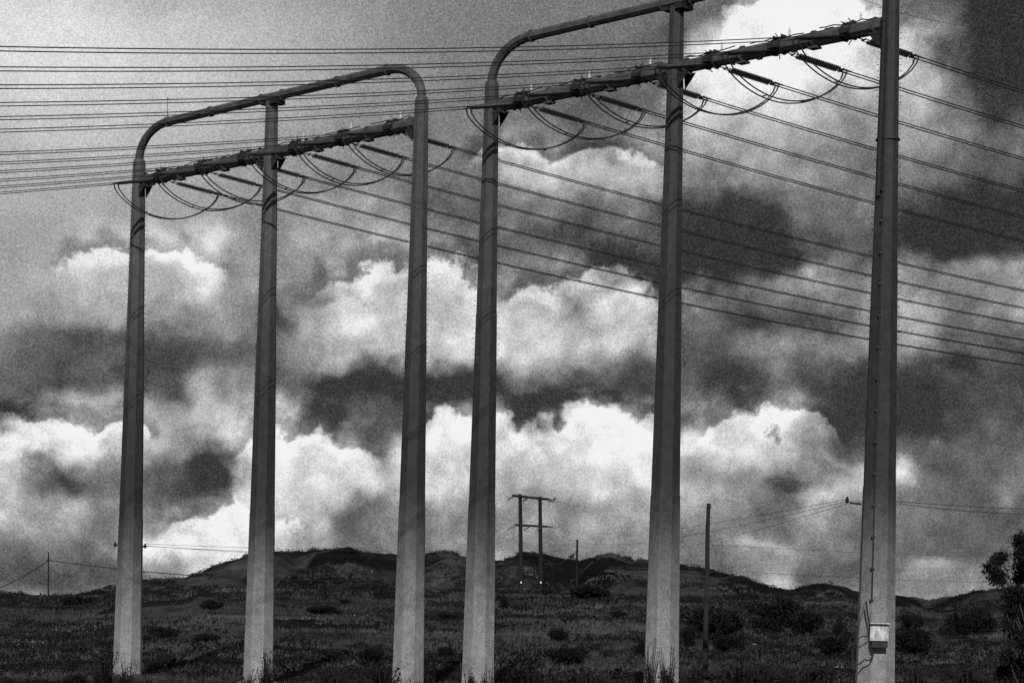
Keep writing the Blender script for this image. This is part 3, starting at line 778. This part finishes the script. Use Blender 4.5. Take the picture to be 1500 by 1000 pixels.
# cable, rail, box on the rightmost mast
def mast6_kit():
    c6 = line(MT[5])-org_near[:2]
    root = frame_near
    ang = math.atan2(-1, 0)-0.42                     # a little left of straight at the camera
    def on(z, a=ang, extra=0.05):
        r_ = mast_r(z)*0.955+extra
        return np.array([c6[0]+math.cos(a)*r_, c6[1]+math.sin(a)*r_, z])
    zb = at(1277, 880, 129.2)[2]
    cd = MB(); cd.tube([on(z) for z in np.linspace(SPRING_Z-.4, zb, 24)], 0.042, 6)
    cdo = cd.build('cable_conduit', M['dark'], root)
    k = 0; z = zb
    while z < SPRING_Z-10:
        cl = MB(); p = on(z); cl.box(p, (.20, .12, .10)); cl.box(p+np.array([-.09, -.03, .02]), (.08, .16, .12)); cl.build('cable_clip', M['dark'], cdo); z += 1.68
    # thick climbing rail on the upper shaft
    zr = at(1285, 290, 129.2)[2]
    rl = MB(); a2 = ang-0.38
    rl.tube([on(z, a2, .08) for z in np.linspace(zr, SPRING_Z-.5, 12)], 0.105, 6)
    ro = rl.build('climbing_rail', M['dark'], root)
    for i in range(34):
        z = zr+i*.38
        if z > SPRING_Z-.6: break
        if i < 26:
            st = MB(); p = on(z, a2, .08); st.tube([p+np.array([-.16, .05, 0]), p+np.array([.12, -.03, 0])], .022, 4); st.build('rung', M['dark'], ro)
    for yy in (205,):
        z = at(1290, yy, 129.2)[2]; b = MB(); loft(b, [oct_ring(z-.05, mast_r(z)*1.08, c6), oct_ring(z+.05, mast_r(z)*1.08, c6)]); b.build('strap_band', M['dark'], root)
    # electrical box
    x0, _, zt = at(1275, 913, 127.6); x1, _, zl = at(1301, 948, 127.6)
    zt2 = at(1288, 938.5, 127.6)[2]
    bx0 = np.array([x0-org_near[0], 0, 0]); w_ = x1-x0; xc = (x0+x1)/2-org_near[0]; yc = 127.5-org_near[1]
    b = MB(); b.box((xc, yc+.25, (zt+zt2)/2), (w_, .34, zt-zt2)); bo = b.build('electrical_box', M['panel'], root); 
    lp = MB(); lp.box((xc-.02, yc+.06, (zt+zt2)/2+.01), (w_*.97, .035, (zt-zt2)*.98)); lp.build('cover', M['panel'], bo)
    lt = MB(); lt.box((xc, yc+.07, zt+.02), (w_+.06, .45, .05)); lt.build('lid', M['panel'], bo)
    dk = MB(); dk.box((xc+.04, yc+.27, (zt2+zl)/2-.003), (w_*.86, .30, zt2-zl)); dk.build('terminal_tray', M['dark'], bo)
    for s_ in (-.3, .3):
        br = MB(); br.box((xc-.25, yc+.72, (zt+zt2)/2+s_), (.12, .62, .07)); br.build('bracket', M['dark'], bo)
    hs = MB()
    for sx in (-.4, .4):
        hs.tube([(xc+sx*w_, yc+.03, zt2+.12), (xc+sx*w_, yc-.0, zt2+.12)], .02, 6)
    hs.build('screw', M['dark'], bo)
    # slack hose loops
    def pl(pts, r, name, Yd=127.8):
        q = [np.array(at(x, y, Yd))-org_near for x, y in pts]
        s_ = [q[0]]
        for i in range(len(q)-1):
            p0, p1, p2, p3 = q[max(i-1, 0)], q[i], q[i+1], q[min(i+2, len(q)-1)]
            for u in (0.25, .5, .75, 1.0):
                s_.append(0.5*((2*p1)+(-p0+p2)*u+(2*p0-5*p1+4*p2-p3)*u*u+(-p0+3*p1-3*p2+p3)*u**3))
        t = MB(); t.tube(s_, r, 6); return t.build(name, M['dark'], root)
    pl([(1268.5, 880), (1270, 892), (1274, 920), (1275, 940), (1277, 952)], .05, 'down_pipe')
    pl([(1277, 950), (1279, 958), (1274, 966), (1266, 966), (1258, 972), (1250, 968), (1249, 952)], .045, 'slack_cable')
    pl([(1249, 952), (1252, 940), (1262, 932), (1273, 931)], .035, 'slack_cable')
    pl([(1267, 882), (1262, 900), (1255, 925), (1250, 950)], .014, 'thin_cable')
mast6_kit()
# little stand-off bracket with insulator left of the sixth mast, small insulators on the first mast
def standoff(frame, org, pts, Yd, insul, name):
    a = MB(); q = [np.array(at(x, y, Yd))-org for x, y in pts]; a.tube(q, .07, 6); o = a.build(name, M['dark'], frame)
    p = np.array(at(insul[0], insul[1], Yd))-org
    b = MB(); b.tube([p-Z3*.18, p-Z3*.05, p-Z3*.04, p+Z3*.06, p+Z3*.07, p+Z3*.18], [.06, .13, .07, .12, .06, .05], 8); b.build('insulator', M['dark'], o)
standoff(frame_near, org_near, [(1262, 738), (1245, 736)], 129.0, (1241, 732), 'standoff_arm')
standoff(frame_far, org_far, [(176, 799), (170, 798)], 176.8, (168.5, 797), 'standoff_arm')
standoff(frame_far, org_far, [(204, 801), (211, 800)], 176.8, (212.5, 799), 'standoff_arm')

# ------------------------------------------------------------------ insulator strings, conductors, jumpers
SPAN = {'R': dict(A=(26.0, .147, .00063), B=(25.0, .151, .00060)), 'L': dict(A=(232.0, .246, .0006), B=(222.0, .233, .0006))}
ORD = ['first', 'second', 'third', 'fourth', 'fifth', 'sixth']
def span_pt(st, side, t, u, lat=0.0, dz=0.0):
    th, a, b = SPAN[side][st]; w = np.array([math.cos(th*D2R), math.sin(th*D2R)]); n = np.array([-w[1], w[0]])
    p = line(t)+w*u+n*lat
    uu = max(u, 0)
    return np.array([p[0], p[1], BEAM_Z-0.15-a*uu+b*uu*uu+dz+(0.26*lat if side == 'L' and u > 4.5 else 0.0)])

def shed_string(mb, p, q, n=22, r=0.13):
    d = q-p; L_ = np.linalg.norm(d); d /= L_
    pts, rs = [], []
    for i in range(n):
        c = p+d*L_*(i+.5)/n; h = L_/n
        pts += [c-d*h*.45, c-d*h*.1, c+d*h*.15, c+d*h*.45]; rs += [.035, r, r*.85, .035]
    mb.tube(pts, rs, 8)

proto = {}
def make_string(st, side, t, label, pale=False):
    p0 = span_pt(st, side, t, 0.55); root = empty('insulator_string', tuple(p0), label, 'insulator string', 'twin insulator strings holding the conductors')
    def P_(u, lat=0, dz=0): return span_pt(st, side, t, u, lat, dz)-p0
    u0, u1 = (1.25, 3.95)
    lk = MB(); lk.tube([P_(0.45), P_(.95)], .035, 5); lk.tube([P_(.95, -.22), P_(.95, .22)], .05, 5)
    for s_ in (-.2, .2): lk.tube([P_(.95, s_), P_(u0, s_)], .025, 5)
    lk.build('link', M['dark'], root)
    for s_ in (-.2, .2):
        a = MB(); shed_string(a, P_(u0, s_), P_(u1, s_)); a.build('insulator', M['glass'], root, smooth=False)
    y = MB(); y.tube([P_(u1, -.2), P_(u1+.18, -.2)], .04, 5); y.tube([P_(u1, .2), P_(u1+.18, .2)], .04, 5)
    y.tube([P_(u1+.18, -.3), P_(u1+.18, .3)], .06, 6); y.tube([P_(u1+.18, -.2), P_(u1+.75, -.2)], [.06, .045], 6); y.tube([P_(u1+.18, .2), P_(u1+.75, .2)], [.06, .045], 6)
    y.build('yoke_plate', M['dark'], root)
    dr = MB()
    for s_ in (-.2, .2): dr.tube([P_(u1+.45, s_), P_(u1+.30, s_, -.42)], .05, 5)
    dr.build('jumper_terminal', M['dark'], root)
    return root

side_words = {'R': 'far right', 'L': 'near left'}
def tt(st, n):
    """distance along the line of phase n of frame st (0 nearest its far mast .. 5 nearest its near mast)"""
    base = 0.0 if st == 'A' else 2*BAY+GAP
    return base+BAY*(n//3)+FR[n % 3]*BAY
FNAME = {'A': 'left frame', 'B': 'right frame'}
for st in 'AB':
    for n in range(6):
        t = tt(st, n)
        for side in 'RL':
            lab = 'insulator string, %s side of the %s beam, %s from its left mast' % (side_words[side], FNAME[st], ORD[n])
            make_string(st, side, t, lab)
            # twin conductor
            umax = 250.0 if side == 'R' else 150.0
            us = np.concatenate([np.linspace(4.6, 60, 26), np.linspace(64, umax, 26)])
            p0 = span_pt(st, side, t, 4.6)
            where = 'going right' if side == 'R' else 'going left'
            hl = ORD[5-n] if side == 'R' else ORD[5-n]
            root = empty('power_cable', tuple(p0), 'twin power cable %s from the %s, %s from the top of six' % (where, FNAME[st], hl), 'power cable', 'twin power cables strung from the frames')
            for s_ in (-.20, .20):
                w = MB(); w.tube([span_pt(st, side, t, u, s_, 0)-p0 for u in us], (.036 if side == 'R' else .027), 5, cap=False); w.build('conductor', M['wire'], root, smooth=True)
            sp = MB()
            for u in (60.0, 110.0):
                a = span_pt(st, side, t, u, -.2)-p0; b = span_pt(st, side, t, u, .2)-p0; sp.tube([a, b], .04, 5)
            sp.build('spacer', M['dark'], root)
        # jumper loop under the beam
        aL = [span_pt(st, 'L', t, 4.25, s_, -.42) for s_ in (-.2, .2)]; aR = [span_pt(st, 'R', t, 4.25, -s_, -.42) for s_ in (-.2, .2)]
        c0 = (aL[0]+aR[0])/2
        root = empty('jumper_loop', tuple(c0), 'slack twin jumper loop under the %s beam, %s from its left mast' % (FNAME[st], ORD[n]), 'jumper cable', 'jumper loops below the crossbeams')
        for i, s_ in enumerate((-.2, .2)):
            pts = []
            sag = 1.75+random.uniform(-.12, .12)
            for k in range(25):
                q = k/24; p = aL[i]*(1-q)+aR[i]*q
                bul = 4*q*(1-q); bul = bul**0.8
                pts.append(p-Z3*sag*bul-c0)
            w = MB(); w.tube(pts, .042, 5, cap=False); w.build('conductor', M['wire'], root, smooth=True)
        sp = MB(); 
        for q in (.33, .66):
            k = int(24*q); pa = aL[0]*(1-q)+aR[0]*q; pb = aL[1]*(1-q)+aR[1]*q; dz = -Z3*1.75*(4*q*(1-q))**.8
            sp.tube([pa+dz-c0, pb+dz-c0], .035, 5)
        sp.build('spacer', M['dark'], root)

# ------------------------------------------------------------------ wooden poles and thin wires
def h_frame():
    Y = 443.0
    pa = at(763, 870, Y); zb = gz(pa[0], Y)
    root = empty('h_frame_pole', (pa[0], Y, zb), 'dark wooden H frame pole with two crossarms standing on the slope', 'utility pole')
    O = np.array([pa[0], Y, zb])
    for x in (763.5, 792.5):
        top = np.array(at(x-1.5, 723.5 if x < 770 else 727, Y))-O; bot = np.array(at(x, 872, Y))-O
        b = MB(); b.tube([(bot[0], bot[1], bot[2]-1), (top[0]*.5+bot[0]*.5, 0, (top[2]+bot[2])/2), top], [.42, .38, .32], 9); po = b.build('pole', M['wood'], root, smooth=False)
        q = np.array(at(x-.2, 852.5, Y-.40))-O; s = MB(); s.box(q, (.24, .05, .30)); s.build('pole_marker', M['white'], po)
    def arm(xa, ya, xb, yb, t):
        a = np.array(at(xa, ya, Y-.3))-O; c = np.array(at(xb, yb, Y-.3))-O
        b = MB(); b.tube([a, c], t, 4, math.pi/4); ao = b.build('crossarm', M['wood'], root)
        return a, c, ao
    a, c, ao = arm(750, 725.5, 803, 731, .32)
    b = MB(); b.tube([c, np.array(at(811, 731.5, Y-.3))-O], [.16, .06], 6); b.build('arm_extension', M['wood'], ao)
    a2, c2, ao2 = arm(754, 768.5, 802, 771, .27)
    for (xs, ys, xe, ye, own) in ((751, 727, 743, 732, ao), (773, 729, 766, 734, ao), (811, 732, 814, 729, ao), (803, 733, 812, 734, ao), (755, 769, 743, 776, ao2), (776, 771, 767, 776, ao2), (795, 772, 787, 776, ao2), (802, 771, 810, 772, ao2)):
        p = np.array(at(xs, ys, Y-.5))-O; q = np.array(at(xe, ye, Y-1.2))-O
        s = MB(); shed_string(s, p, q, 6, .16); s.build('insulator', M['glass'], own)
    for (xs, ys, xe, ye) in ((765, 745, 755, 727), (790, 745, 800, 731)):
        pass
    return root
h_frame()

def wooden_pole(x, ytop, ybot, Y, r0, r1, label, m='wood', lean=0.0):
    X, _, zt = at(x, ytop, Y); Xb, _, zb = at(x+lean, ybot, Y)
    zb = min(zb, gz(Xb, Y))
    root = empty('wooden_pole', (Xb, Y, zb), label, 'utility pole')
    b = MB(); n = 7
    pts = [np.array([(X-Xb)*k/n+random.gauss(0, r1*.12), 0, (zt-zb)*k/n-(.6 if k == 0 else 0)]) for k in range(n+1)]
    b.tube(pts, [r0+(r1-r0)*k/n for k in range(n+1)], 10); b.build('shaft', M[m], root)
    return root, np.array([Xb, Y, zb])
lx, ly, lz = at(1033, 972, 195)
lone, lone_o = wooden_pole(1038, 737, 972, 195.0, .24, .16, 'lone tall wooden pole standing between the fifth and sixth masts', 'greywood', lean=-5.0)
b = MB(); tp = np.array(at(1038, 742, 194.8))-lone_o; b.tube([tp-np.array([.15, 0, 0]), tp+np.array([.25, 0, .02])], .05, 6); b.build('pin_bracket', M['dark'], lone)
fp, fo = wooden_pole(845.5, 790, 845, 600.0, .32, .25, 'short dark pole on the ridge beside the H frame pole')
b = MB(); q = [np.array(at(x, y, 599.5))-fo for x, y in ((841, 811), (838, 814), (834, 815))]; b.tube(q, [.25, .5, .2], 7); b.build('hanging_device', M['dark'], fp)
b = MB(); q = [np.array(at(x, y, 599.7))-fo for x, y in ((845, 806), (841, 811))]; b.tube(q, .07, 5); b.build('bracket', M['dark'], fp)
b = MB(); q = [np.array(at(x, y, 599.7))-fo for x, y in ((843, 791), (848, 791.5))]; b.tube(q, .14, 5); b.build('crossarm', M['wood'], fp)
lp_, lpo = wooden_pole(71, 808, 882, 490.0, .20, .13, 'thin grey pole on the saddle left of the first mast', 'greywood')
b = MB(); q = [np.array(at(x, y, 489.8))-lpo for x, y in ((68.5, 820), (73.5, 820))]; b.tube(q, .09, 5); b.build('crossarm', M['wood'], lp_)

def wire(pts, label, r=.03, sag=0.0, name='wire', n=30):
    """pts = (x, y, distance) in the photograph; straight in space between them with a little sag"""
    P_ = [np.array(at(*p)) for p in pts]; O = P_[0]; out = []
    for i in range(len(P_)-1):
        for k in range(n):
            q = k/n; p = P_[i]*(1-q)+P_[i+1]*q; p = p-Z3*sag*4*q*(1-q); out.append(p-O)
    out.append(P_[-1]-O)
    b = MB(); b.tube(out, r, 5, cap=False); o = b.build(name, M['wire']); o.location = tuple(O); tag(o, label, 'wire'); return o
wire([(1241, 731, 129), (846, 790, 600)], 'upper thin wire from the small bracket on the sixth mast to the ridge pole', .015, .6)
wire([(1241, 734, 129), (846, 792.5, 600)], 'middle thin wire from the small bracket on the sixth mast to the ridge pole', .015, 1.5)
wire([(1240, 738, 129), (846, 796, 600)], 'lower thin wire from the small bracket on the sixth mast to the ridge pole', .015, 2.6)
wire([(1258, 733, 129), (1315, 734, 131), (1640, 747, 150)], 'upper thin wire leaving the sixth mast to the right edge', .018, .15)
wire([(1258, 735, 129), (1315, 737, 131), (1640, 749, 150)], 'lower thin wire leaving the sixth mast to the right edge', .018, .35)
wire([(212.5, 796, 176.8), (845, 795, 600)], 'upper faint wire from the first mast to the ridge pole', .015, 1.2)
wire([(212.5, 799, 176.8), (845, 799, 600)], 'middle faint wire from the first mast to the ridge pole', .015, 1.9)
wire([(168.5, 797, 176.8), (845, 803, 600)], 'lower faint wire from the first mast to the ridge pole', .015, 1.4)
wire([(1038, 797, 195), (1660, 818, 260)], 'faint upper wire behind the sixth mast from the lone pole to the right', .013, .3)
wire([(1038, 834, 195), (1660, 856, 260)], 'faint lower wire behind the sixth mast from the lone pole to the right', .013, .3)
wire([(-120, 878, 440), (71, 820, 490), (763, 838, 443)], 'dark sagging wire over the thin left pole to the H frame pole', .085, 2.6)
wire([(835, 814, 599.4), (792, 823, 443)], 'short slack wire from the ridge pole to the H frame pole', .05, 1.2)
# two-line high wire far away, upper right
wire([(1180, -40, 420), (1330, 22, 420), (1560, 58, 420)], 'very thin distant wire crossing the top right corner', .04, .5)

scene.render.resolution_x = 1024; scene.render.resolution_y = 682
